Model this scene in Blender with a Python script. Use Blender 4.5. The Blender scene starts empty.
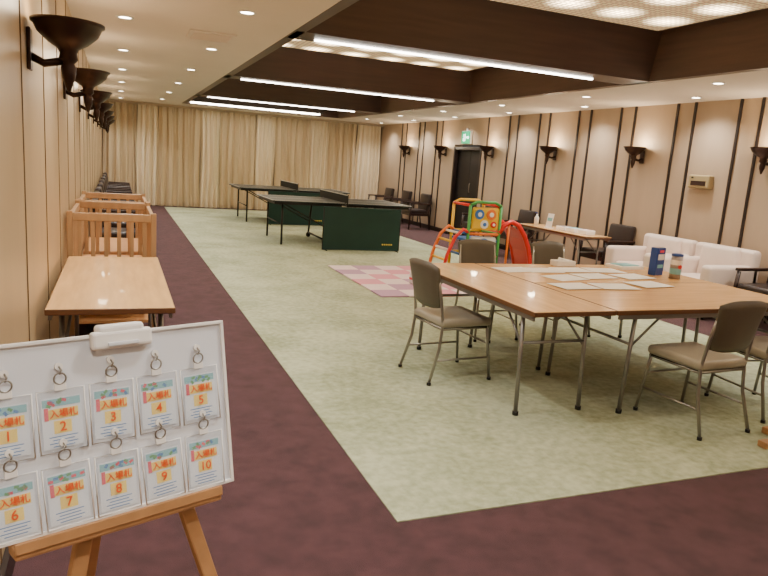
import bpy, bmesh, math, random
from mathutils import Vector, Matrix, Euler
random.seed(4)
PI=math.pi
S=bpy.context.scene
COL=S.collection

# ------------------------------------------------------------ materials
def lin(c):
    r=[]
    for v in c:
        v=v/255.0
        r.append(v/12.92 if v<=0.04045 else ((v+0.055)/1.055)**2.4)
    return (r[0],r[1],r[2],1.0)
MATS={}
def mat(name,color,rough=0.5,metal=0.0,var=0.0,scale=(5,5,5),nscale=1.0,bump=0.0,bscale=200,emit=None,estr=0.0,alpha=1.0,trans=0.0,coat=0.0,detail=4,sheen=0.0):
    if name in MATS: return MATS[name]
    m=bpy.data.materials.new(name); m.use_nodes=True
    nt=m.node_tree; b=nt.nodes['Principled BSDF']
    c=lin(color)
    b.inputs['Base Color'].default_value=c
    b.inputs['Roughness'].default_value=rough
    b.inputs['Metallic'].default_value=metal
    b.inputs['Alpha'].default_value=alpha
    b.inputs['Transmission Weight'].default_value=trans
    b.inputs['Coat Weight'].default_value=coat
    b.inputs['Sheen Weight'].default_value=sheen
    tc=nt.nodes.new('ShaderNodeTexCoord')
    if var>0:
        mp=nt.nodes.new('ShaderNodeMapping'); mp.inputs['Scale'].default_value=scale
        nz=nt.nodes.new('ShaderNodeTexNoise'); nz.inputs['Scale'].default_value=nscale; nz.inputs['Detail'].default_value=detail
        cr=nt.nodes.new('ShaderNodeValToRGB')
        cr.color_ramp.elements[0].position=0.3; cr.color_ramp.elements[1].position=0.7
        cr.color_ramp.elements[0].color=(c[0]*(1-var),c[1]*(1-var),c[2]*(1-var),1)
        cr.color_ramp.elements[1].color=(min(1,c[0]*(1+var*.7)),min(1,c[1]*(1+var*.7)),min(1,c[2]*(1+var*.7)),1)
        nt.links.new(tc.outputs['Object'],mp.inputs['Vector']); nt.links.new(mp.outputs[0],nz.inputs['Vector'])
        nt.links.new(nz.outputs['Fac'],cr.inputs['Fac']); nt.links.new(cr.outputs['Color'],b.inputs['Base Color'])
    if bump>0:
        n2=nt.nodes.new('ShaderNodeTexNoise'); n2.inputs['Scale'].default_value=bscale; n2.inputs['Detail'].default_value=3
        bp=nt.nodes.new('ShaderNodeBump'); bp.inputs['Strength'].default_value=bump; bp.inputs['Distance'].default_value=0.01
        nt.links.new(tc.outputs['Object'],n2.inputs['Vector']); nt.links.new(n2.outputs['Fac'],bp.inputs['Height'])
        nt.links.new(bp.outputs['Normal'],b.inputs['Normal'])
    if emit:
        b.inputs['Emission Color'].default_value=lin(emit); b.inputs['Emission Strength'].default_value=estr
    MATS[name]=m
    return m

m_wallL=mat('wall_panel_left',(192,166,128),0.38,var=0.06,scale=(1,1,.15),nscale=6)
m_wallR=mat('wall_panel_right',(176,154,130),0.6,var=0.05,scale=(1,1,.2),nscale=5)
m_wallB=mat('wall_plain',(180,162,138),0.7,var=0.05)
m_joint=mat('panel_joint',(116,94,68),0.6)
m_dark=mat('dark_wood',(36,25,23),0.4,var=0.25,scale=(1,1,1),nscale=6)
m_beam=mat('beam_wood',(64,43,35),0.42,var=0.2,scale=(.4,6,6),nscale=4)
m_beamS=mat('coffer_side_wood',(76,53,43),0.42,var=0.2,scale=(6,.4,6),nscale=4)
m_ceil=mat('ceiling_paint',(228,218,208),0.8,var=0.02,scale=(1,1,1),nscale=2)
m_maroon=mat('maroon_carpet',(78,48,54),0.98,var=0.3,scale=(1,1,1),nscale=9,bump=.5,bscale=240,detail=9,sheen=.05)
m_curt=mat('curtain_fabric',(208,188,154),0.7,var=0.07,scale=(3,1,.3),nscale=3)
m_curt2=mat('curtain_fabric_pale',(236,220,190),0.65,var=0.05,scale=(3,1,.3),nscale=3)  # paler opaque copy of the curtain colour, used on every other panel
m_woodT=mat('table_top_wood',(228,180,118),0.26,var=0.13,scale=(1.5,14,1),nscale=1.6,coat=.2)
m_woodTy=mat('table_top_wood_y',(230,182,120),0.26,var=0.13,scale=(14,1.5,1),nscale=1.6,coat=.2)
m_edge=mat('table_edge',(104,68,42),0.4)
m_steel=mat('grey_painted_steel',(138,134,130),0.38,metal=.6)
m_chrome=mat('chair_metal',(160,156,148),0.3,metal=.85)
m_chback=mat('chair_back_vinyl',(90,82,70),0.42,var=.12,scale=(1,1,1),nscale=7,bump=.12,bscale=160)
m_chseat=mat('chair_seat_vinyl',(162,154,137),0.36,var=.1,scale=(1,1,1),nscale=7,bump=.1,bscale=160)
m_crib=mat('crib_wood',(180,142,102),0.42,var=.12,scale=(10,10,1),nscale=2)
m_cribp=mat('crib_panel',(204,150,98),0.42,var=.1,scale=(1,1,8),nscale=2)
m_easel=mat('easel_wood',(176,130,86),0.45,var=.14,scale=(12,12,1),nscale=2)
m_leather=mat('dark_leather',(38,27,27),0.36,var=.15,scale=(1,1,1),nscale=6)
m_frame=mat('armchair_wood',(46,28,24),0.35,var=.2,scale=(4,4,1),nscale=3)
m_sofa=mat('cream_leather',(226,208,197),0.42,var=.05,scale=(1,1,1),nscale=4)
m_bronze=mat('bronze',(62,43,36),0.34,metal=.6,var=.2,scale=(1,1,1),nscale=5)
m_tt=mat('tt_top_green',(30,42,44),0.4)
m_white=mat('white_plastic',(238,236,233),0.4)
m_line=mat('white_line',(225,225,220),0.6)
m_net=mat('net_mesh',(40,44,42),0.8)
m_black=mat('black_metal',(30,29,29),0.4,metal=.3)
m_barrier=mat('barrier_green',(8,52,46),0.6,var=.12,scale=(1,1,1),nscale=3)
m_yellowtx=mat('yellow_print',(225,195,70),0.6)
m_board=mat('board_white',(222,226,234),0.4)
m_paper=mat('paper',(252,252,252),0.7)
m_cardp=mat('card_paper',(232,239,247),0.6)
m_sleeve=mat('vinyl_sleeve',(220,228,238),0.1,alpha=.1)
m_red=mat('toy_red',(222,40,34),0.35); m_yel=mat('toy_yellow',(240,196,40),0.35)
m_grn=mat('toy_green',(70,160,80),0.35); m_blu=mat('toy_blue',(50,110,190),0.35); m_org=mat('toy_orange',(236,120,40),0.35)
m_tblue=mat('can_blue',(34,70,150),0.35); m_tgrey=mat('can_grey',(150,140,140),0.35)
m_pink=mat('mat_pink',(226,154,174),0.8,bump=.2); m_pinkl=mat('mat_cream',(238,218,220),0.8,bump=.2); m_lav=mat('mat_mauve',(190,152,182),0.8,bump=.2)
m_beige=mat('beige_box',(160,142,104),0.5)
m_lamp=mat('lamp_glow',(255,240,220),0.5,emit=(255,240,214),estr=26)
m_strip=mat('strip_glow',(255,250,240),0.5,emit=(255,246,234),estr=16)
m_strip2=mat('strip_glow_far',(255,250,240),0.5,emit=(255,243,222),estr=22)
m_exit=mat('exit_green',(0,120,80),0.5,emit=(0,170,105),estr=.9)
m_exitw=mat('exit_white',(240,255,245),0.5,emit=(235,255,245),estr=2.0)
m_glowbowl=mat('sconce_glow',(255,230,180),0.5,emit=(255,220,165),estr=12)
m_orangetx=mat('orange_print',(232,90,24),0.6); m_ylpatch=mat('yellow_patch',(255,226,100),0.6)
m_bluetx=mat('blue_print',(70,130,190),0.6); m_teal=mat('teal_print',(130,190,200),0.6); m_pk=mat('pink_print',(226,70,90),0.6); m_gtx=mat('green_print',(90,160,100),0.6)
m_doorway=mat('door_dark',(22,16,15),0.5)

def carpet_green():
    m=bpy.data.materials.new('green_carpet'); m.use_nodes=True; nt=m.node_tree; b=nt.nodes['Principled BSDF']
    b.inputs['Roughness'].default_value=.98
    tc=nt.nodes.new('ShaderNodeTexCoord')
    n1=nt.nodes.new('ShaderNodeTexNoise'); n1.inputs['Scale'].default_value=1.3; n1.inputs['Detail'].default_value=6; n1.inputs['Roughness'].default_value=.65
    n2=nt.nodes.new('ShaderNodeTexNoise'); n2.inputs['Scale'].default_value=20; n2.inputs['Detail'].default_value=6
    mx=nt.nodes.new('ShaderNodeMath'); mx.operation='ADD'
    m1=nt.nodes.new('ShaderNodeMath'); m1.operation='MULTIPLY'; m1.inputs[1].default_value=.6
    m2=nt.nodes.new('ShaderNodeMath'); m2.operation='MULTIPLY'; m2.inputs[1].default_value=.4
    cr=nt.nodes.new('ShaderNodeValToRGB')
    cr.color_ramp.elements[0].position=.38; cr.color_ramp.elements[0].color=lin((150,158,126))
    cr.color_ramp.elements[1].position=.6; cr.color_ramp.elements[1].color=lin((192,200,170))
    L=nt.links
    L.new(tc.outputs['Object'],n1.inputs['Vector']); L.new(tc.outputs['Object'],n2.inputs['Vector'])
    L.new(n1.outputs['Fac'],m1.inputs[0]); L.new(n2.outputs['Fac'],m2.inputs[0]); L.new(m1.outputs[0],mx.inputs[0]); L.new(m2.outputs[0],mx.inputs[1])
    L.new(mx.outputs[0],cr.inputs['Fac']); L.new(cr.outputs['Color'],b.inputs['Base Color'])
    n3=nt.nodes.new('ShaderNodeTexNoise'); n3.inputs['Scale'].default_value=260
    bp=nt.nodes.new('ShaderNodeBump'); bp.inputs['Strength'].default_value=.5; bp.inputs['Distance'].default_value=.01
    L.new(tc.outputs['Object'],n3.inputs['Vector']); L.new(n3.outputs['Fac'],bp.inputs['Height']); L.new(bp.outputs['Normal'],b.inputs['Normal'])
    return m
m_green=carpet_green()

def panel_glow():
    # translucent lattice with lamps behind it
    m=bpy.data.materials.new('luminous_lattice'); m.use_nodes=True; nt=m.node_tree; b=nt.nodes['Principled BSDF']
    b.inputs['Base Color'].default_value=lin((205,180,140)); b.inputs['Roughness'].default_value=.6
    L=nt.links
    g=nt.nodes.new('ShaderNodeNewGeometry'); sp=nt.nodes.new('ShaderNodeSeparateXYZ'); L.new(g.outputs['Position'],sp.inputs[0])
    def M(op,a,bv=None,clamp=False):
        n=nt.nodes.new('ShaderNodeMath'); n.operation=op; n.use_clamp=clamp
        for i,v in enumerate((a,bv)):
            if v is None: continue
            if isinstance(v,(int,float)): n.inputs[i].default_value=v
            else: L.new(v,n.inputs[i])
        return n.outputs[0]
    def cell(o,size,off):
        return M('SUBTRACT',M('FRACT',M('DIVIDE',M('SUBTRACT',o,off),size)),.5)
    X,Y=sp.outputs['X'],sp.outputs['Y']
    cx=M('MULTIPLY',cell(X,.55,.1),.55); cy=M('MULTIPLY',cell(Y,.6,.05),.6)
    d=M('SQRT',M('ADD',M('MULTIPLY',cx,cx),M('MULTIPLY',cy,cy)))
    spot=M('POWER',M('SUBTRACT',1,M('DIVIDE',d,.26),True),1.8)
    lx=M('LESS_THAN',M('ABSOLUTE',cell(X,.06,0)),.32); ly=M('LESS_THAN',M('ABSOLUTE',cell(Y,.06,0)),.32)
    lat=M('ADD',M('MULTIPLY',M('MULTIPLY',lx,ly),.75),.25)
    st=M('MULTIPLY',M('ADD',M('MULTIPLY',spot,24.0),.55),lat)
    b.inputs['Emission Color'].default_value=lin((255,222,172))
    L.new(st,b.inputs['Emission Strength'])
    return m
m_panel=panel_glow()

# ------------------------------------------------------------ mesh builder
class B:
    def __init__(s): s.bm=bmesh.new(); s.mats=[]
    def mi(s,m):
        if m not in s.mats: s.mats.append(m)
        return s.mats.index(m)
    def _fin(s,verts,m,M,smooth=False):
        bmesh.ops.transform(s.bm,matrix=M,verts=verts)
        i=s.mi(m); fs=set()
        for v in verts:
            for f in v.link_faces: fs.add(f)
        for f in fs: f.material_index=i; f.smooth=smooth
    def box(s,c,d,m,rot=(0,0,0),bev=0,seg=2,smooth=False):
        r=bmesh.ops.create_cube(s.bm,size=1.0); vs=r['verts']
        bmesh.ops.transform(s.bm,matrix=Matrix.Diagonal((d[0],d[1],d[2],1)),verts=vs)
        if bev>0:
            es=list({e for v in vs for e in v.link_edges})
            rr=bmesh.ops.bevel(s.bm,geom=es+vs,offset=bev,segments=seg,profile=.5,affect='EDGES')
            vs=list({v for f in rr['faces'] for v in f.verts}|{v for v in vs if v.is_valid})
            allv=set(vs)
            stack=list(vs)
            while stack:
                v=stack.pop()
                for e in v.link_edges:
                    o=e.other_vert(v)
                    if o not in allv: allv.add(o); stack.append(o)
            vs=list(allv)
        R=rot if isinstance(rot,Matrix) else Euler(rot).to_matrix().to_4x4()
        s._fin(vs,m,Matrix.Translation(c)@R,smooth)
    def cyl(s,c,r,h,m,rot=(0,0,0),n=20,r2=None):
        rr=bmesh.ops.create_cone(s.bm,cap_ends=True,segments=n,radius1=r,radius2=r if r2 is None else r2,depth=h)
        s._fin(rr['verts'],m,Matrix.Translation(c)@Euler(rot).to_matrix().to_4x4(),False)
        for v in rr['verts']:
            for f in v.link_faces:
                if len(f.verts)==4: f.smooth=True
    def tube(s,pts,r,m,n=8,closed=False):
        P=[Vector(p) for p in pts]; N=len(P); rings=[]
        i=s.mi(m)
        prev=None
        for k in range(N):
            if closed: t=(P[(k+1)%N]-P[k-1])
            elif k==0: t=P[1]-P[0]
            elif k==N-1: t=P[-1]-P[-2]
            else:
                t=(P[k+1]-P[k]).normalized()+(P[k]-P[k-1]).normalized()
            t.normalize()
            if prev is None:
                a=Vector((0,0,1)) if abs(t.z)<.9 else Vector((1,0,0))
                u=t.cross(a).normalized()
            else:
                u=(prev-t*prev.dot(t))
                u=u.normalized() if u.length>1e-6 else t.orthogonal().normalized()
            prev=u; w=t.cross(u)
            rk=r[k] if isinstance(r,(list,tuple)) else r
            rings.append([s.bm.verts.new(P[k]+(u*math.cos(2*PI*j/n)+w*math.sin(2*PI*j/n))*rk) for j in range(n)])
        for k in range(N if closed else N-1):
            A=rings[k]; Bq=rings[(k+1)%N]
            for j in range(n):
                f=s.bm.faces.new((A[j],A[(j+1)%n],Bq[(j+1)%n],Bq[j])); f.material_index=i; f.smooth=True
        if not closed:
            for rg in (rings[0][::-1],rings[-1]):
                f=s.bm.faces.new(rg); f.material_index=i
    def lathe(s,prof,m,c=(0,0,0),n=28,rot=(0,0,0),smooth=True):
        i=s.mi(m); M=Matrix.Translation(c)@Euler(rot).to_matrix().to_4x4(); rings=[]
        for (r,z) in prof:
            rings.append([s.bm.verts.new(M@Vector((max(r,1e-4)*math.cos(2*PI*j/n),max(r,1e-4)*math.sin(2*PI*j/n),z))) for j in range(n)])
        for k in range(len(prof)-1):
            for j in range(n):
                f=s.bm.faces.new((rings[k][j],rings[k][(j+1)%n],rings[k+1][(j+1)%n],rings[k+1][j])); f.material_index=i; f.smooth=smooth
    def prism(s,prof,x0,x1,m,axis='x'):
        i=s.mi(m)
        def P(a,b,t):
            return (t,a,b) if axis=='x' else ((a,t,b) if axis=='y' else (a,b,t))
        A=[s.bm.verts.new(P(a,b,x0)) for a,b in prof]; C=[s.bm.verts.new(P(a,b,x1)) for a,b in prof]
        n=len(prof)
        fs=[s.bm.faces.new(A[::-1]),s.bm.faces.new(C)]
        for k in range(n): fs.append(s.bm.faces.new((A[k],A[(k+1)%n],C[(k+1)%n],C[k])))
        for f in fs: f.material_index=i
    def done(s,name,loc=(0,0,0),rz=0,mtx=None,parent=None):
        bmesh.ops.recalc_face_normals(s.bm,faces=s.bm.faces)
        me=bpy.data.meshes.new(name); s.bm.to_mesh(me); s.bm.free()
        for m in s.mats: me.materials.append(m)
        o=bpy.data.objects.new(name,me); COL.objects.link(o)
        if mtx is not None: o.matrix_world=mtx
        else: o.location=loc; o.rotation_euler=(0,0,rz)
        if parent: o.parent=parent
        return o
def copy(o,loc,rz=0):
    n=bpy.data.objects.new(o.name.split('.')[0],o.data); COL.objects.link(n); n.location=loc; n.rotation_euler=(0,0,rz); n.scale=o.scale; return n

# ------------------------------------------------------------ room constants
XL,XR=-.37,7.04; YF,YB=-2.5,18.3; ZC=2.57; CX0,CX1=1.42,5.45; ZT=3.0
def simple(name,c,d,m,bev=0):
    b=B(); b.box((0,0,0),d,m,bev=bev); return b.done(name,c)
simple('floor',((XL+XR)/2,(YF+YB)/2,-.05),(XR-XL+.6,YB-YF+.6,.1),m_maroon)
simple('carpet',((1.1+5.57)/2,(2.345+17.95)/2,.003),(4.47,15.6,.006),m_green)
# left wall with joints
b=B(); b.box((XL-.1,(YF+YB)/2,1.5),(.2,YB-YF+.4,3.2),m_wallL); b.done('wall_left')
b=B(); y=YF+.3
while y<YB:
    b.box((XL+.002,y,1.3),(.005,.006,2.5),m_joint); y+=.9
b.done('trim_1')
# right wall with doorway
DY0,DY1,DZ=12.35,13.6,1.97
simple('wall_right',(XR+.1,(YF+DY0)/2-.1,1.5),(.2,DY0-YF+.2,3.2),m_wallR)
simple('wall_right',(XR+.1,(DY1+YB)/2+.1,1.5),(.2,YB-DY1+.2,3.2),m_wallR)
simple('wall_right',(XR+.1,(DY0+DY1)/2,(DZ+.05+3.1)/2),(.2,DY1-DY0,3.05-DZ),m_wallR)
b=B(); b.box((XR+.12,(DY0+DY1)/2,DZ/2+.003),(.05,DY1-DY0-.01,DZ-.01),m_doorway)
for yy in (DY0+.04,DY1-.04): b.box((XR+.03,yy,DZ/2+.003),(.08,.06,DZ-.01),m_dark)
b.box((XR+.03,(DY0+DY1)/2,DZ-.03),(.08,DY1-DY0-.02,.06),m_dark)
b.box((XR+.093,(DY0+DY1)/2,DZ/2),(.006,.012,DZ-.02),m_black)
b.tube([(XR+.085,12.9,1.0),(XR+.075,12.9,1.03),(XR+.075,12.9,1.17),(XR+.085,12.9,1.2)],.01,m_chrome)
b.done('door_1')
SY=[3.45+2.13*k for k in range(0,8)]
b=B()
SR=[5.6+2.1*k for k in range(-3,6)]
for s0 in SR:
    for o in (-.85,-.55,.25,.55):
        y=s0+o
        if DY0-.05<y<DY1+.05 or y>YB-.25 or y<YF: continue
        b.box((XR-.008,y,(ZC+.1)/2),(.02,.035,ZC-.1),m_dark)
b.done('trim_2')
b=B(); b.box((XR-.012,(YF+DY0)/2,.05),(.02,DY0-YF,.1),m_dark); b.box((XR-.012,(DY1+YB)/2,.05),(.02,YB-DY1,.1),m_dark); b.done('baseboard_right')
b=B(); b.box((XL+.012,(YF+YB)/2,.05),(.02,YB-YF,.1),m_dark); b.done('baseboard_left')
simple('wall_back',((XL+XR)/2,YB+.1,1.5),(XR-XL+.6,.2,3.2),m_wallB)
simple('wall_front',((XL+XR)/2,YF-.1,1.5),(XR-XL+.6,.2,3.2),m_wallB)
# ceiling
YE=17.1
b=B()
b.box(((XL+CX0)/2,(YF+YB)/2,ZC+.25),(CX0-XL,YB-YF,.5),m_ceil)
b.box(((XR+CX1)/2,(YF+YB)/2,ZC+.25),(XR-CX1,YB-YF,.5),m_ceil)
b.box(((CX0+CX1)/2,(YE+YB)/2,ZC+.25),(CX1-CX0,YB-YE,.5),m_ceil)
b.box(((XL+XR)/2,(YF+YB)/2,ZT+.12),(XR-XL+.3,YB-YF+.3,.1),m_ceil)
b.done('ceiling')
# coffer lining
b=B()
b.prism([(CX1-.005,ZC+.0),(CX1+.0,ZT+.06),(CX1-.3,ZT+.06),(CX1-.28,ZT-.02),(CX1-.10,ZC)],YF,YE,m_beamS,axis='y')
b.prism([(CX0+.005,ZC+.0),(CX0+.0,ZT+.06),(CX0+.3,ZT+.06),(CX0+.28,ZT-.02),(CX0+.10,ZC)],YF,YE,m_beamS,axis='y')
b.box(((CX0+CX1)/2,YE-.03,(ZC+ZT)/2),(CX1-CX0,.06,ZT-ZC),m_beamS)
b.box(((CX0+CX1)/2,(YF+YE)/2,ZT+.04),(CX1-CX0,YE-YF,.03),m_beamS)
b.done('trim_3')
BY=[-1.8,2.2,6.2,10.2,14.2]
for y0 in BY:
    b=B()
    b.prism([(y0-.60,ZT+.02),(y0-.28,ZC),(y0+.13,ZC),(y0+.5,ZT+.02)],CX0+.02,CX1-.02,m_beam)
    b.done('ceiling_beam')
    b=B(); b.box(((1.68+4.82)/2,y0,ZC-.008),(3.14,.03,.018),m_strip); b.done('linear_ceiling_light')
b=B(); b.box(((1.6+4.75)/2,16.75,ZC+.03),(3.15,.14,.04),m_strip2); b.box(((1.6+4.75)/2,16.75,ZC+.2),(3.3,.3,.32),m_dark); b.done('linear_ceiling_light')
for y0,y1 in ((-1.2,1.5),(2.8,5.5),(6.8,9.5),(10.8,13.5),(14.8,16.4)):
    b=B(); b.box(((1.85+5.0)/2,(y0+y1)/2,ZT),(3.15,y1-y0,.03),m_panel); b.done('ceiling_light_panel')
# downlights
def downlight():
    b=B(); b.lathe([(.075,0),(.072,-.008),(.052,-.008),(.048,0)],m_white,n=20); b.cyl((0,0,-.002),.05,.006,m_lamp,n=20); return b
proto=None
pos=[(.06,6.4+2.15*k) for k in range(-4,6)]+[(.93,5.45+2.15*k) for k in range(-3,6)]+[(5.85,5.45+2.15*k) for k in range(-3,6)]+[(6.65,6.5+2.15*k) for k in range(-4,6)]
for (x,y) in pos:
    if y>YB-.4 or y<YF+.2: continue
    if proto is None: proto=downlight().done('recessed_downlight',(x,y,ZC))
    else: copy(proto,(x,y,ZC))
    L=bpy.data.lights.new('downlight_lamp','SPOT'); L.energy=112; L.spot_size=math.radians(135); L.spot_blend=.9; L.shadow_soft_size=.06; L.color=(1,.94,.85)
    o=bpy.data.objects.new('downlight_lamp',L); COL.objects.link(o); o.location=(x,y,ZC-.02)
# vent
b=B(); b.box((0,0,-.008),(.42,.42,.014),m_ceil,bev=.004)
for k in range(7): b.box((0,-.15+k*.05,-.02),(.34,.012,.012),m_ceil,rot=(.5,0,0))
b.done('air_vent',(.82,6.75,ZC))
# curtains
def curtain(x0,x1,m,seed,p):
    b=B(); i=b.mi(m); nx=int((x1-x0)/.01); nz=16; rnd=random.Random(seed)
    ph=rnd.random()*6; ph2=rnd.random()*6; ph3=rnd.random()*6
    rows=[]
    for j in range(nz+1):
        z=.015+(ZC-.02)*j/nz; row=[]
        hem=1-z/ZC
        for k in range(nx+1):
            x=x0+(x1-x0)*k/nx
            a=.04+.02*hem
            w=math.sin(x*2*PI/p+1.3*math.sin(x*2.3+ph)+.35*math.sin(z*1.3+ph2))
            w=math.copysign(abs(w)**.8,w)
            y=YB-.13+a*w+.016*math.sin(x*2*PI/(p*.43)+ph3)+.018*math.sin(x*2*PI/.7+ph2+z*.5)
            row.append(b.bm.verts.new((x+.015*math.sin(z*1.7+x*5+ph),y,z)))
        rows.append(row)
    for j in range(nz):
        for k in range(nx):
            f=b.bm.faces.new((rows[j][k],rows[j][k+1],rows[j+1][k+1],rows[j+1][k])); f.smooth=True; f.material_index=i
    return b.done('curtain')
xs=[XL+.03,.45,.95,2.0,2.5,3.45,3.95,4.9,5.4,6.3,7.0]
for k in range(len(xs)-1): curtain(xs[k],xs[k+1],m_curt if k%2==0 else m_curt2,k,.19 if k%2==0 else .13)
b=B(); b.box(((XL+XR)/2,YB-.27,ZC-.03),(XR-XL,.02,.06),m_wallB); b.done('curtain_rail')

# sconces (local: wall at y=0, facing +y)
def sconce():
    b=B()
    b.lathe([(.0,-.02),(.03,-.015),(.05,0.0),(.045,.03),(.055,.05),(.10,.075),(.155,.12),(.175,.16),(.188,.165),(.188,.178),(.168,.178),(.15,.14),(.09,.1),(.0,.085)],m_bronze,c=(0,.2,0),n=32)
    b.lathe([(.0,-.16),(.012,-.15),(.022,-.12),(.034,-.09),(.04,-.04),(.03,-.02),(.05,0)],m_bronze,c=(0,.2,0),n=20)
    b.cyl((0,.2,.135),.12,.006,m_glowbowl,n=24)
    b.box((0,.01,.03),(.1,.02,.2),m_bronze,bev=.006)
    b.tube([(0,.01,.0),(0,.08,-.03),(0,.17,-.01)],.02,m_bronze)
    return b
ps=None
def put_sconce(x,y,rz):
    global ps
    z=1.82 if x>3 else 1.86
    if ps is None: ps=sconce().done('wall_sconce',(x,y,z),rz); ps.scale=(.86,.82,.9)
    else: copy(ps,(x,y,z),rz)
    L=bpy.data.lights.new('sconce_lamp','POINT'); L.energy=13 if x>3 else 4; L.shadow_soft_size=.06; L.color=(1,.82,.58)
    o=bpy.data.objects.new('sconce_lamp',L); COL.objects.link(o)
    o.location=(x+(.165 if x<3 else -.165),y,z+.21)
for y in SY:
    if YF<y<YB-.3: put_sconce(XL,y,-PI/2)
for y in SR:
    if YF<y<YB-.3: put_sconce(XR,y,PI/2)
# exit sign
b=B(); b.box((0,0,0),(.05,.40,.28),m_white,bev=.008); b.box((-.027,0,0),(.006,.38,.26),m_exit)
b.box((-.032,.06,.0),(.004,.09,.15),m_exitw); b.box((-.035,.065,.02),(.004,.03,.08),m_exit,rot=(.4,0,0)); b.box((-.035,.07,.06),(.004,.03,.03),m_exit)
b.box((-.032,-.07,0),(.004,.09,.025),m_exitw); b.box((-.032,-.115,0),(.004,.045,.045),m_exitw,rot=(PI/4,0,0))
b.box((.0,0,.16),(.03,.03,.08),m_white)
b.done('emergency_exit_sign',(XR-.03,13.0,2.17))
# wall box
b=B(); b.box((0,0,0),(.09,.34,.17),m_beige,bev=.02,seg=3); b.box((-.045,0,-.02),(.01,.24,.06),m_frame,bev=.003); b.box((-.045,.1,.05),(.01,.03,.02),m_black)
b.done('wall_speaker_box',(XR-.045,6.55,1.55))

# ------------------------------------------------------------ folding table
def ftable(L,W,H=.7,along='x',topm=None):
    b=B(); t=.03
    topm=topm or m_woodT
    if along=='x': dx,dy=L,W
    else: dx,dy=W,L
    b.box((0,0,H-t/2),(dx,dy,t),m_edge,bev=.004)
    b.box((0,0,H-.0015),(dx-.008,dy-.008,.005),topm,bev=.001,seg=1)
    def P(a,c,z): return (a,c,z) if along=='x' else (c,a,z)
    for s in (-1,1):
        a=s*(L/2-.2)
        for q in (-1,1):
            c=q*(W/2-.06)
            b.tube([P(a,c,H-t-.01),P(a+s*.03,c,.012)],.014,m_steel,n=10)
            b.cyl(P(a+s*.03,c,.0125),.02,.025,m_black,n=10)
        b.tube([P(a,-(W/2-.06),H-t-.02),P(a,W/2-.06,H-t-.02)],.013,m_steel)
        b.tube([P(a+s*.01,-(W/2-.06),H*.66),P(a+s*.01,W/2-.06,H*.66)],.01,m_steel)
        for q in (-1,1):
            b.tube([P(a+s*.012,q*(W/2-.07),H*.62),P(a-s*.28,q*(W/2-.1),H-t-.01)],.008,m_steel)
        b.box(P(a,0,H-t-.006),(W-.08,.08,.012) if along!='x' else (.08,W-.08,.012),m_steel)
    for q in (-1,1):
        c=q*(W/2-.02)
        b.box(P(0,c,H-t-.015),((L-.06,.015,.03) if along=='x' else (.015,L-.06,.03)),m_steel)
    return b
ftable(1.66,.6,.7,'y',m_woodTy).done('folding_table',(-.03,4.27,.001))
G=.0075
ftable(1.8,.6,.7,'y',m_woodTy).done('folding_table',(2.55,4.05,G))
ftable(1.8,.9,.7,'x').done('folding_table',(3.76,3.6,G))
ftable(1.8,.88,.7,'x').done('folding_table',(3.76,4.5,G))
ftable(1.7,.45,.7,'y',m_woodTy).done('folding_table',(6.2,8.25,.001))

# ------------------------------------------------------------ banquet chair, facing +y
def chair():
    b=B(); w=.21
    b.box((0,.01,.43),(.43,.42,.06),m_chseat,bev=.025,seg=4,smooth=True)
    b.box((0,.01,.395),(.40,.38,.02),m_black)
    for s in (-1,1):
        b.tube([(s*.19,.19,.40),(s*.2,.2,.3),(s*.215,.235,.012)],.011,m_chrome)
        b.tube([(s*.215,-.27,.012),(s*.2,-.2,.25),(s*.195,-.185,.42),(s*.19,-.21,.6),(s*.18,-.25,.80)],.011,m_chrome)
        b.tube([(s*.207,.215,.17),(s*.207,-.222,.17)],.008,m_chrome)
        b.tube([(s*.19,.19,.39),(s*.195,-.185,.39)],.010,m_chrome)
        for y in (.235,-.27): b.cyl((s*.215,y,.01),.015,.02,m_black,n=10)
    b.tube([(-.19,.19,.39),(.19,.19,.39)],.01,m_chrome); b.tube([(-.195,-.185,.39),(.195,-.185,.39)],.01,m_chrome)
    b.tube([(-.2,.205,.27),(.2,.205,.27)],.008,m_chrome)
    # padded back: curved grid shell
    i=b.mi(m_chback); nx,nz=12,8; front=[];back=[]
    for j in range(nz+1):
        v=j/nz; z=.52+.33*v; rf=[];rb=[]
        for k in range(nx+1):
            u=-1+2*k/nx
            hw=.172+.035*v
            zz=z-(.03*(abs(u)**3))*(v>.5)*(v-.5)*2+(.02*(abs(u)**3))*(v<.5)*(.5-v)*2
            yc=-.20-.06*v-.02*(1-u*u)+.0
            edge=min(1,(1-abs(u))*5+.0)*min(1,min(v,1-v)*6+.0)
            th=.008+.016*math.sqrt(max(0,edge))
            rf.append(b.bm.verts.new((u*hw,yc+th,zz))); rb.append(b.bm.verts.new((u*hw,yc-th,zz)))
        front.append(rf);back.append(rb)
    def q(*v):
        f=b.bm.faces.new(v); f.material_index=i; f.smooth=True
    for j in range(nz):
        for k in range(nx):
            q(front[j][k],front[j][k+1],front[j+1][k+1],front[j+1][k]); q(back[j][k+1],back[j][k],back[j+1][k],back[j+1][k+1])
        q(front[j][0],front[j+1][0],back[j+1][0],back[j][0]); q(front[j][nx],back[j][nx],back[j+1][nx],front[j+1][nx])
    for k in range(nx):
        q(front[0][k],back[0][k],back[0][k+1],front[0][k+1]); q(front[nz][k+1],back[nz][k+1],back[nz][k],front[nz][k])
    return b
c0=chair().done('banquet_chair',(2.25,4.17,G),-PI/2+.08)
copy(c0,(3.14,5.17,G),PI); copy(c0,(3.95,5.17,G),PI+.05)
copy(c0,(3.42,3.01,G),.06); copy(c0,(4.15,3.1,G),-.1)

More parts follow.
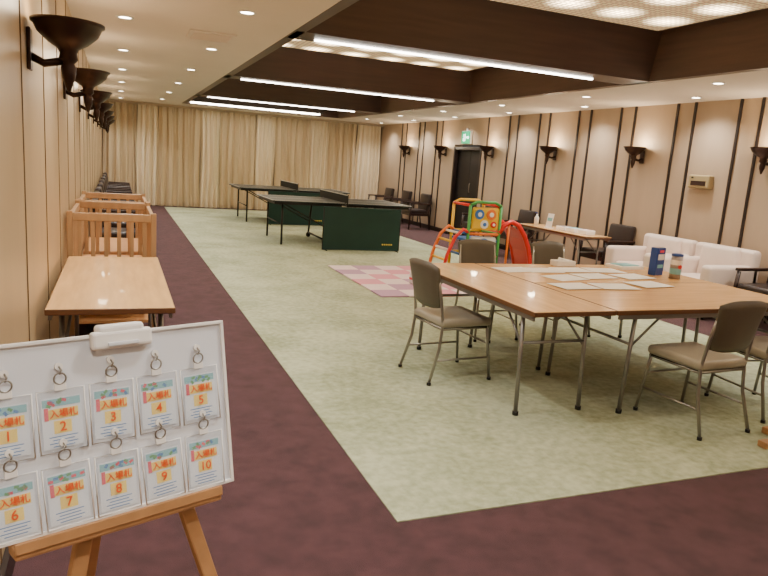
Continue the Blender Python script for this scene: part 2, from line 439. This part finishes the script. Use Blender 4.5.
# ------------------------------------------------------------ dark armchair facing +y
def armchair():
    b=B()
    for s in (-1,1):
        b.tube([(s*.27,.25,.0),(s*.27,.24,.4),(s*.27,.22,.6)],[.018,.022,.022],m_frame,n=8)
        b.tube([(s*.25,-.3,.0),(s*.25,-.24,.4),(s*.25,-.27,.62)],[.016,.022,.022],m_frame,n=8)
        b.box((s*.275,-.01,.62),(.06,.52,.035),m_frame,bev=.012,seg=3)
        b.box((s*.265,0,.36),(.03,.48,.06),m_frame,bev=.005)
    b.box((0,.24,.36),(.5,.03,.06),m_frame,bev=.005)
    b.box((0,.01,.42),(.49,.5,.11),m_leather,bev=.035,seg=4,smooth=True)
    b.box((0,-.25,.64),(.5,.09,.42),m_leather,rot=(.14,0,0),bev=.035,seg=4,smooth=True)
    return b
a0=armchair().done('armchair',(6.62,5.0,0),PI/2)
for y in (10.2,11.45,14.55,15.7,16.9): copy(a0,(6.62,y,0),PI/2)
copy(a0,(6.72,7.85,0),PI/2)
for k in range(8): copy(a0,(.0,8.7+k*1.12,0),-PI/2)
# ------------------------------------------------------------ sofas facing +y
def sofa(W):
    b=B(); D=.78
    b.box((0,0,.2),(W,D,.24),m_sofa,bev=.03,seg=3,smooth=True)
    n=2 if W>1.2 else 1; iw=(W-.32)/n
    for k in range(n):
        cx=-W/2+.16+iw*(k+.5)
        b.box((cx,.06,.37),(iw-.01,D-.2,.15),m_sofa,bev=.045,seg=4,smooth=True)
        b.box((cx,-.24,.6),(iw-.01,.2,.42),m_sofa,rot=(.1,0,0),bev=.06,seg=4,smooth=True)
    b.box((0,-D/2+.08,.48),(W,.15,.66),m_sofa,bev=.05,seg=4,smooth=True)
    for s in (-1,1):
        b.box((s*(W/2-.08),0,.38),(.16,D,.5),m_sofa,bev=.05,seg=4,smooth=True)
        for y in (-.3,.3): b.cyl((s*(W/2-.1),y,.045),.025,.09,m_black,n=12)
    return b
sofa(.86).done('armchair_sofa',(6.5,6.72,0),PI/2)
sofa(.86).done('armchair_sofa',(6.5,5.82,0),PI/2)

# ------------------------------------------------------------ cribs
def crib(L=1.1,W=.62,H=1.0):
    b=B()
    for sx in (-1,1):
        for sy in (-1,1): b.box((sx*(W/2-.02),sy*(L/2-.02),H/2),(.04,.04,H),m_crib,bev=.005)
    for sy in (-1,1):
        y=sy*(L/2-.02)
        b.box((0,y,H-.04),(W-.08,.03,.06),m_crib,bev=.006); b.box((0,y,.42),(W-.08,.03,.06),m_crib,bev=.006)
        n=6
        for k in range(n): b.box((-(W/2-.04)+(W-.08)*(k+.5)/n,y,.69),(.028,.016,.5),m_crib,bev=.003)
    for sx in (-1,1):
        x=sx*(W/2-.02)
        b.box((x,0,H-.06),(.03,L-.08,.06),m_crib,bev=.006); b.box((x,0,.42),(.03,L-.08,.06),m_crib,bev=.006)
        n=11
        for k in range(n): b.box((x,-(L/2-.04)+(L-.08)*(k+.5)/n,.69),(.016,.028,.5),m_crib,bev=.003)
    b.box((0,0,.46),(W-.09,L-.09,.03),m_cribp); b.box((0,0,.5),(W-.1,L-.1,.05),m_cribp,bev=.02,seg=3)
    b.box((0,0,.15),(W-.09,L-.09,.02),m_cribp)
    return b
cr=crib().done('baby_crib',(-.04,5.87,0)); copy(cr,(-.04,7.05,0))

# ------------------------------------------------------------ table tennis
def tt():
    b=B(); L,W,H=2.74,1.525,.76
    for s in (-1,1):
        b.box((s*L/4,0,H-.012),(L/2-.006,W,.024),m_tt,bev=.003)
        b.box((s*L/4,0,H-.045),(L/2-.1,W-.1,.04),m_black)
        b.box((s*(L/2-.01),0,H+.0008),(.02,W,.002),m_line)
        b.box((s*L/4,0,H+.0008),(L/2-.03,.004,.002),m_line)
        for q in (-1,1):
            b.box((s*L/4,q*(W/2-.01),H+.0008),(L/2-.03,.02,.002),m_line)
            b.tube([(s*(L/2-.22),q*.6,H-.04),(s*(L/2-.22),q*.62,.004)],.02,m_black)
            b.tube([(s*.25,q*.6,H-.04),(s*.3,q*.6,.09)],.02,m_black)
            b.tube([(s*.28,q*.6,.3),(s*(L/2-.24),q*.6,H-.06)],.012,m_black)
            b.lathe([(.0,-.012),(.045,-.012),(.05,0),(.045,.012),(.0,.012)],m_black,c=(s*.3,q*.6,.052),n=16,rot=(PI/2,0,0))
        b.tube([(s*.3,-.6,.09),(s*.3,.6,.09)],.018,m_black)
        b.tube([(s*(L/2-.22),-.61,.35),(s*(L/2-.22),.61,.35)],.012,m_black)
    # net
    b.box((0,0,H+.075),(.006,W+.25,.135),m_net); b.box((0,0,H+.147),(.01,W+.27,.014),m_line)
    for q in (-1,1): b.tube([(0,q*(W/2+.13),H-.03),(0,q*(W/2+.13),H+.155)],.01,m_black); b.box((0,q*(W/2+.06),H-.03),(.05,.16,.02),m_black)
    return b
t0=tt().done('table_tennis_table',(3.66,11.7,G)); t0.scale=(.93,.96,1); copy(t0,(3.72,15.4,G))
def barrier():
    b=B(); W,H=1.36,.72
    b.box((0,0,H/2+.015),(W,.012,H-.03),m_barrier)
    for s in (-1,1):
        b.tube([(s*W/2,0,.01),(s*W/2,0,H)],.01,m_black); b.tube([(s*(W/2-.05),-.12,.009),(s*(W/2-.05),.12,.009)],.008,m_black)
    b.tube([(-W/2,0,H),(W/2,0,H)],.011,m_barrier); b.tube([(-W/2,0,.02),(W/2,0,.02)],.01,m_barrier)
    for k in range(5): b.box((W/2-.3+k*.04,-.008,.12),(.026,.004,.024),m_yellowtx,bev=.001)
    return b
b0=barrier().done('table_tennis_barrier',(3.83,10.5,G),-.03); copy(b0,(3.7,14.35,G),.02)

# ------------------------------------------------------------ play mat
b=B(); ts=.35
for i in range(4):
    for j in range(6):
        mm=m_pink if (i*3+j)%4 else m_lav
        if (i+j)%2: mm=m_pinkl
        b.box((i*ts+ts/2,j*ts+ts/2,.008),(ts-.004,ts-.004,.016),mm,bev=.003,seg=1)
b.done('foam_play_mat',(2.76,6.8,G))
# ------------------------------------------------------------ play gym (local x along room width)
b=B()
def post(x,y,m,h=1.0): b.tube([(x,y,.0),(x,y,h)],.022,m,n=12)
post(0,0,m_grn); post(.5,0,m_grn,1.0); post(0,.5,m_yel); post(.5,.5,m_yel)
b.tube([(0,0,1.0),(.1,0,1.05),(.4,0,1.05),(.5,0,1.0)],.022,m_grn); b.tube([(0,.5,1.0),(.1,.5,1.05),(.4,.5,1.05),(.5,.5,1.0)],.022,m_yel)
for z in (.28,.6): 
    b.tube([(0,0,z),(.5,0,z)],.02,m_red if z<.4 else m_org); b.tube([(0,.5,z),(.5,.5,z)],.02,m_yel)
    b.tube([(0,0,z),(0,.5,z)],.02,m_blu); b.tube([(.5,0,z),(.5,.5,z)],.02,m_grn)
b.tube([(0,0,1),(0,.5,1)],.02,m_red); b.tube([(.5,0,1),(.5,.5,1)],.02,m_red)
# activity panels
b.box((.25,-.005,.82),(.42,.03,.32),m_yel,bev=.03,seg=3)
for (x,z,m,r) in ((.14,.88,m_blu,.07),(.33,.88,m_org,.075),(.23,.74,m_white,.06),(.38,.74,m_red,.045)):
    b.cyl((x,-.028,z),r,.02,m,rot=(PI/2,0,0)); b.cyl((x,-.04,z),r*.45,.015,m_white if m is not m_white else m_blu,rot=(PI/2,0,0))
b.box((.25,-.005,.44),(.4,.025,.24),m_white,bev=.03,seg=3)
b.cyl((.25,-.025,.44),.1,.02,m_blu,rot=(PI/2,0,0)); b.cyl((.25,-.037,.44),.05,.02,m_grn,rot=(PI/2,0,0))
b.tube([(.12,-.02,.02),(.12,-.02,.3)],.02,m_grn); b.tube([(.38,-.02,.02),(.38,-.02,.3)],.02,m_grn)
b.box((.25,.25,.5),(.5,.5,.03),m_blu)
# slide to the right: curved red rails, bed
def arc(y):
    return [(.5,y,.62),(.58,y,.74),(.7,y,.79),(.82,y,.74),(.93,y,.6),(1.02,y,.42),(1.08,y,.22),(1.12,y,.07),(1.18,y,.04)]
for y in (.0,.45): b.tube(arc(y),.036,m_red,n=12)
A=[(x,z-.06) for x,_,z in arc(0)]
for k in range(len(A)-1):
    x0,z0=A[k]; x1,z1=A[k+1]; z0=max(z0,.012); z1=max(z1,.012)
    v=[b.bm.verts.new(p) for p in ((x0,.0,z0),(x1,.0,z1),(x1,.45,z1),(x0,.45,z0))]; f=b.bm.faces.new(v); f.material_index=b.mi(m_red)
b.tube([(.66,.0,.75),(.66,.0,.02)],.018,m_org); b.tube([(.66,.45,.75),(.66,.45,.02)],.018,m_org)
# climbing ramp to the left
for y,m in ((0,m_red),(.45,m_org)):
    b.tube([(.0,y,.62),(-.08,y,.66),(-.2,y,.55),(-.3,y,.3),(-.36,y,.02)],.024,m,n=10)
for t,(x,z) in enumerate(((-.12,.6),(-.22,.48),(-.27,.36),(-.31,.22),(-.34,.1))):
    b.tube([(x,0,z),(x,.45,z)],.018,(m_white,m_yel,m_white,m_yel,m_white)[t])
b.tube([(-.36,0,.025),(0,0,.025)],.02,m_white); b.tube([(-.36,.45,.025),(0,.45,.025)],.02,m_white)
gy=b.done('toddler_climbing_gym_with_slide',(4.58,8.2,G))
# toy
b=B(); b.lathe([(0,0),(.07,.0),(.085,.03),(.085,.13),(.06,.17),(0,.18)],m_white,n=20); b.lathe([(.086,.06),(.086,.09)],m_pk,n=20); b.done('toy_bucket',(3.5,7.5,G+.017))

# ------------------------------------------------------------ items on main table
ZTOP=.7+G+.0015
pp=[(3.05,4.62,.1),(3.3,4.6,-.05),(3.28,4.25,.2),(3.62,4.62,.0),(3.62,4.32,.1),(3.95,4.6,-.1),(4.0,4.3,.15),(3.1,3.9,.05),(3.45,3.88,-.1),(3.85,3.95,.12)]
b=B()
for i,(x,y,r) in enumerate(pp):
    b.box((x,y,ZTOP+.002+.0006*i),(.32,.23,.002),m_paper,rot=(0,0,r))
b.done('paper_sheets')
b=B(); b.box((0,0,.025),(.2,.11,.05),m_white,bev=.006); b.box((0,0,.055),(.1,.02,.02),m_paper,rot=(.3,.2,0)); b.done('tissue_box',(3.7,4.85,ZTOP))
b=B(); b.box((0,0,.015),(.28,.2,.03),m_paper,bev=.002); b.box((0,0,.033),(.21,.15,.006),m_teal); b.done('flyer_stack',(4.32,4.76,ZTOP),.1)
b=B(); b.box((0,0,.12),(.12,.07,.24),m_tblue,bev=.004); b.box((0,-.036,.16),(.09,.003,.05),m_white); b.box((0,-.036,.08),(.08,.003,.03),m_teal); b.box((0,0,.241),(.1,.05,.003),m_tgrey); b.box((-.0,-.036,.21),(.06,.003,.02),m_pk); b.done('snack_box',(4.36,4.42,ZTOP),.25)
b=B(); b.cyl((0,0,.1),.046,.2,m_tgrey,n=24); b.lathe([(.048,.195),(.048,.21),(.03,.215),(0,.215)],m_tblue,n=24); b.lathe([(.047,.04),(.047,.09)],m_teal,n=24); b.lathe([(.047,.12),(.047,.16)],m_white,n=24); b.cyl((0,-.042,.105),.018,.012,m_red,rot=(PI/2,0,0)); b.done('wet_wipe_canister',(4.4,4.24,ZTOP))
# side table items
b=B(); b.lathe([(0,0),(.035,0),(.037,.12),(.02,.15),(.012,.155),(.012,.18),(0,.18)],m_white,n=18); b.tube([(0,0,.18),(0,0,.2),(-.04,0,.2)],.006,m_tblue); b.done('sanitizer_bottle',(6.15,8.85,.703))
b=B(); b.box((0,0,.115),(.004,.15,.21),m_paper,rot=(0,.15,0)); b.box((-.004,0,.13),(.006,.11,.05),m_teal,rot=(0,.15,0)); b.box((.0,0,.004),(.08,.15,.006),m_white); b.done('sign_card',(6.15,8.5,.703))
b=B()
for k,(x,y) in enumerate(((0,0),(.0,.24),(.02,-.24))):
    b.box((x,y,.03),(.16,.2,.06),m_paper,bev=.004); b.box((x,y,.062),(.12,.15,.006),(m_teal,m_tgrey,m_pinkl)[k])
b.done('pamphlet_stack',(6.2,7.95,.703))
# wooden sign stand near the right edge
b=B(); b.box((0,0,.02),(.5,.06,.04),m_easel,bev=.006); b.box((0,0,.021),(.06,.36,.042),m_easel,bev=.006); b.box((0,0,.5),(.04,.04,.95),m_easel,bev=.004); b.box((0,-.03,1.0),(.3,.02,.4),m_white,bev=.003)
b.done('wooden_sign_stand',(3.77,2.55,G))

# ------------------------------------------------------------ easel with badge board
ux=Vector((.943,.333,0)).normalized(); lean=.2
nb=Vector((-ux.y,ux.x,0))           # horizontal direction away from viewer
up=(nb*lean+Vector((0,0,math.sqrt(1-lean*lean)))).normalized()
dn=ux.cross(up)                      # toward viewer
BW=.42
BR=Vector((.198,1.159,.898)); O=BR-ux*BW
Mt=Matrix(((ux.x,up.x,dn.x,O.x),(ux.y,up.y,dn.y,O.y),(ux.z,up.z,dn.z,O.z),(0,0,0,1)))
root=bpy.data.objects.new('badge_board',None); COL.objects.link(root); root.matrix_world=Mt
def text(body,size,m,loc,name,ext=.0003,par=None):
    c=bpy.data.curves.new(name,'FONT'); c.body=body; c.size=size; c.align_x='CENTER'; c.align_y='CENTER'; c.extrude=ext; c.offset=.0002
    c.materials.append(m); o=bpy.data.objects.new(name,c); COL.objects.link(o); o.parent=par or root; o.location=loc; return o
b=B(); b.box((BW/2,.15,-.005),(BW,.30,.008),m_board,bev=.003,seg=2)
b.box((BW/2,.298,.001),(BW,.006,.006),m_white,bev=.001); b.box((BW/2,.002,.001),(BW,.006,.006),m_white,bev=.001)
b.box((.003,.15,.001),(.006,.3,.006),m_white,bev=.001); b.box((BW-.003,.15,.001),(.006,.3,.006),m_white,bev=.001)
o=b.done('board'); o.parent=root
b=B(); b.box((.232,.29,.008),(.10,.03,.018),m_white,bev=.006,seg=3); b.box((.232,.305,.0),(.075,.02,.03),m_white,bev=.006,seg=3); b.box((.232,.283,.018),(.05,.006,.004),m_board,bev=.001)
o=b.done('clip'); o.parent=root
cw,ch=.07,.098
for r in range(2):
    for c in range(5):
        n=r*5+c+1
        cx=.056+c*.0775; cy=.172-r*.12
        jit=random.uniform(-.03,.03)
        b=B()
        b.box((0,0,.002),(cw,ch,.0012),m_sleeve,bev=.0005,seg=1)
        b.box((0,-.003,.0),(cw-.010,ch-.018,.0008),m_cardp)
        z=.0007
        b.box((0,.029,z),(cw-.014,.012,.0004),m_teal); 
        for q in range(9): b.box((random.uniform(-.024,.024),.029+random.uniform(-.005,.004),z+.0003),(.007,.0045,.0004),random.choice([m_pk,m_gtx,m_bluetx,m_gtx]),rot=(0,0,random.uniform(-1,1)))
        b.box((-.023,.012,z+.0002),(.006,.02,.0004),m_pk)
        b.box((.002,.011,z),(.044,.016,.0004),m_ylpatch)
        b.box((0,-.010,z),(.026,.02,.0004),m_ylpatch)
        for q in range(4): b.box((0,-.025-q*.005,z),(.042-q%2*.01,.0014,.0004),m_bluetx)
        b.tube([(-cw/2,ch/2,.002),(cw/2,ch/2,.002),(cw/2,-ch/2,.002),(-cw/2,-ch/2,.002)],.0014,m_white,n=6,closed=True)
        b.box((0,ch/2+.004,.002),(.018,.012,.002),m_white,bev=.0008,seg=1)
        ring=[(.009*math.cos(a*PI/8),ch/2+.017+.009*math.sin(a*PI/8),.004+.002*math.sin(a*PI/8)) for a in range(16)]
        b.tube(ring,.0014,m_chrome,n=6,closed=True)
        b.tube([(0,ch/2+.024,.004),(.002,ch/2+.03,.008),(0,ch/2+.036,.003)],.0016,m_chrome,n=6)
        b.cyl((0,ch/2+.036,.001),.006,.006,m_white,n=12)
        o=b.done('badge'); o.parent=root; o.location=(cx,cy,.0015); o.rotation_euler=(0,0,jit)
        text('入場札',.014,m_orangetx,(.002,.011,.003),'badge_title',par=o)
        text(str(n),.021,m_orangetx,(0,-.010,.003),'badge_number',par=o)
# easel
er=bpy.data.objects.new('easel',None); COL.objects.link(er); er.matrix_world=Mt
b=B(); ec=.245
cz=math.sqrt(1-lean*lean)
bot=-(.898)/cz            # plane coordinate where floor is met
def beam2(p0,p1,w,t,m):
    p0=Vector(p0);p1=Vector(p1); d=p1-p0; L=d.length; z=d.normalized(); x=Vector((0,0,1)).cross(z)
    if x.length<1e-3: x=Vector((1,0,0))
    x.normalize(); y=z.cross(x)
    R=Matrix((x,y,z)).transposed().to_4x4()
    b.box((p0+p1)/2,(w,t,L),m,rot=R,bev=.003)
b.box((.215,-.012,.004),(.335,.018,.045),m_easel,bev=.004); b.box((.215,-.002,.028),(.335,.018,.006),m_easel,bev=.002)
for s in (-1,1):
    beam2((ec+s*.31,bot+.006,-.022),(ec+s*.012,.27,-.022),.026,.02,m_easel)
beam2((ec-.19,-.45,-.03),(ec+.19,-.45,-.03),.02,.014,m_easel)
def w2l(w): return Mt.inverted()@Vector(w)
top=Vector((ec,.25,-.04)); tw=Mt@top; fw=tw+nb*.42; fw.z=.006
beam2(top,w2l(fw),.024,.02,m_easel)
o=b.done('easel_frame'); o.parent=er

# ------------------------------------------------------------ world + camera
w=bpy.data.worlds.new('World'); S.world=w; w.use_nodes=True; w.node_tree.nodes['Background'].inputs[0].default_value=(.9,.8,.7,1); w.node_tree.nodes['Background'].inputs[1].default_value=.1
cam=bpy.data.cameras.new('camera'); co=bpy.data.objects.new('camera',cam); COL.objects.link(co); S.camera=co
cam.sensor_width=36; cam.lens=661/768*36; cam.clip_start=.02
R=Vector((.928,-.366,.070)).normalized(); F=Vector((.373,.909,-.185)); F=(F-R*F.dot(R)).normalized(); U=R.cross(F)
co.matrix_world=Matrix(((R.x,U.x,-F.x,0),(R.y,U.y,-F.y,0),(R.z,U.z,-F.z,1.5),(0,0,0,1)))
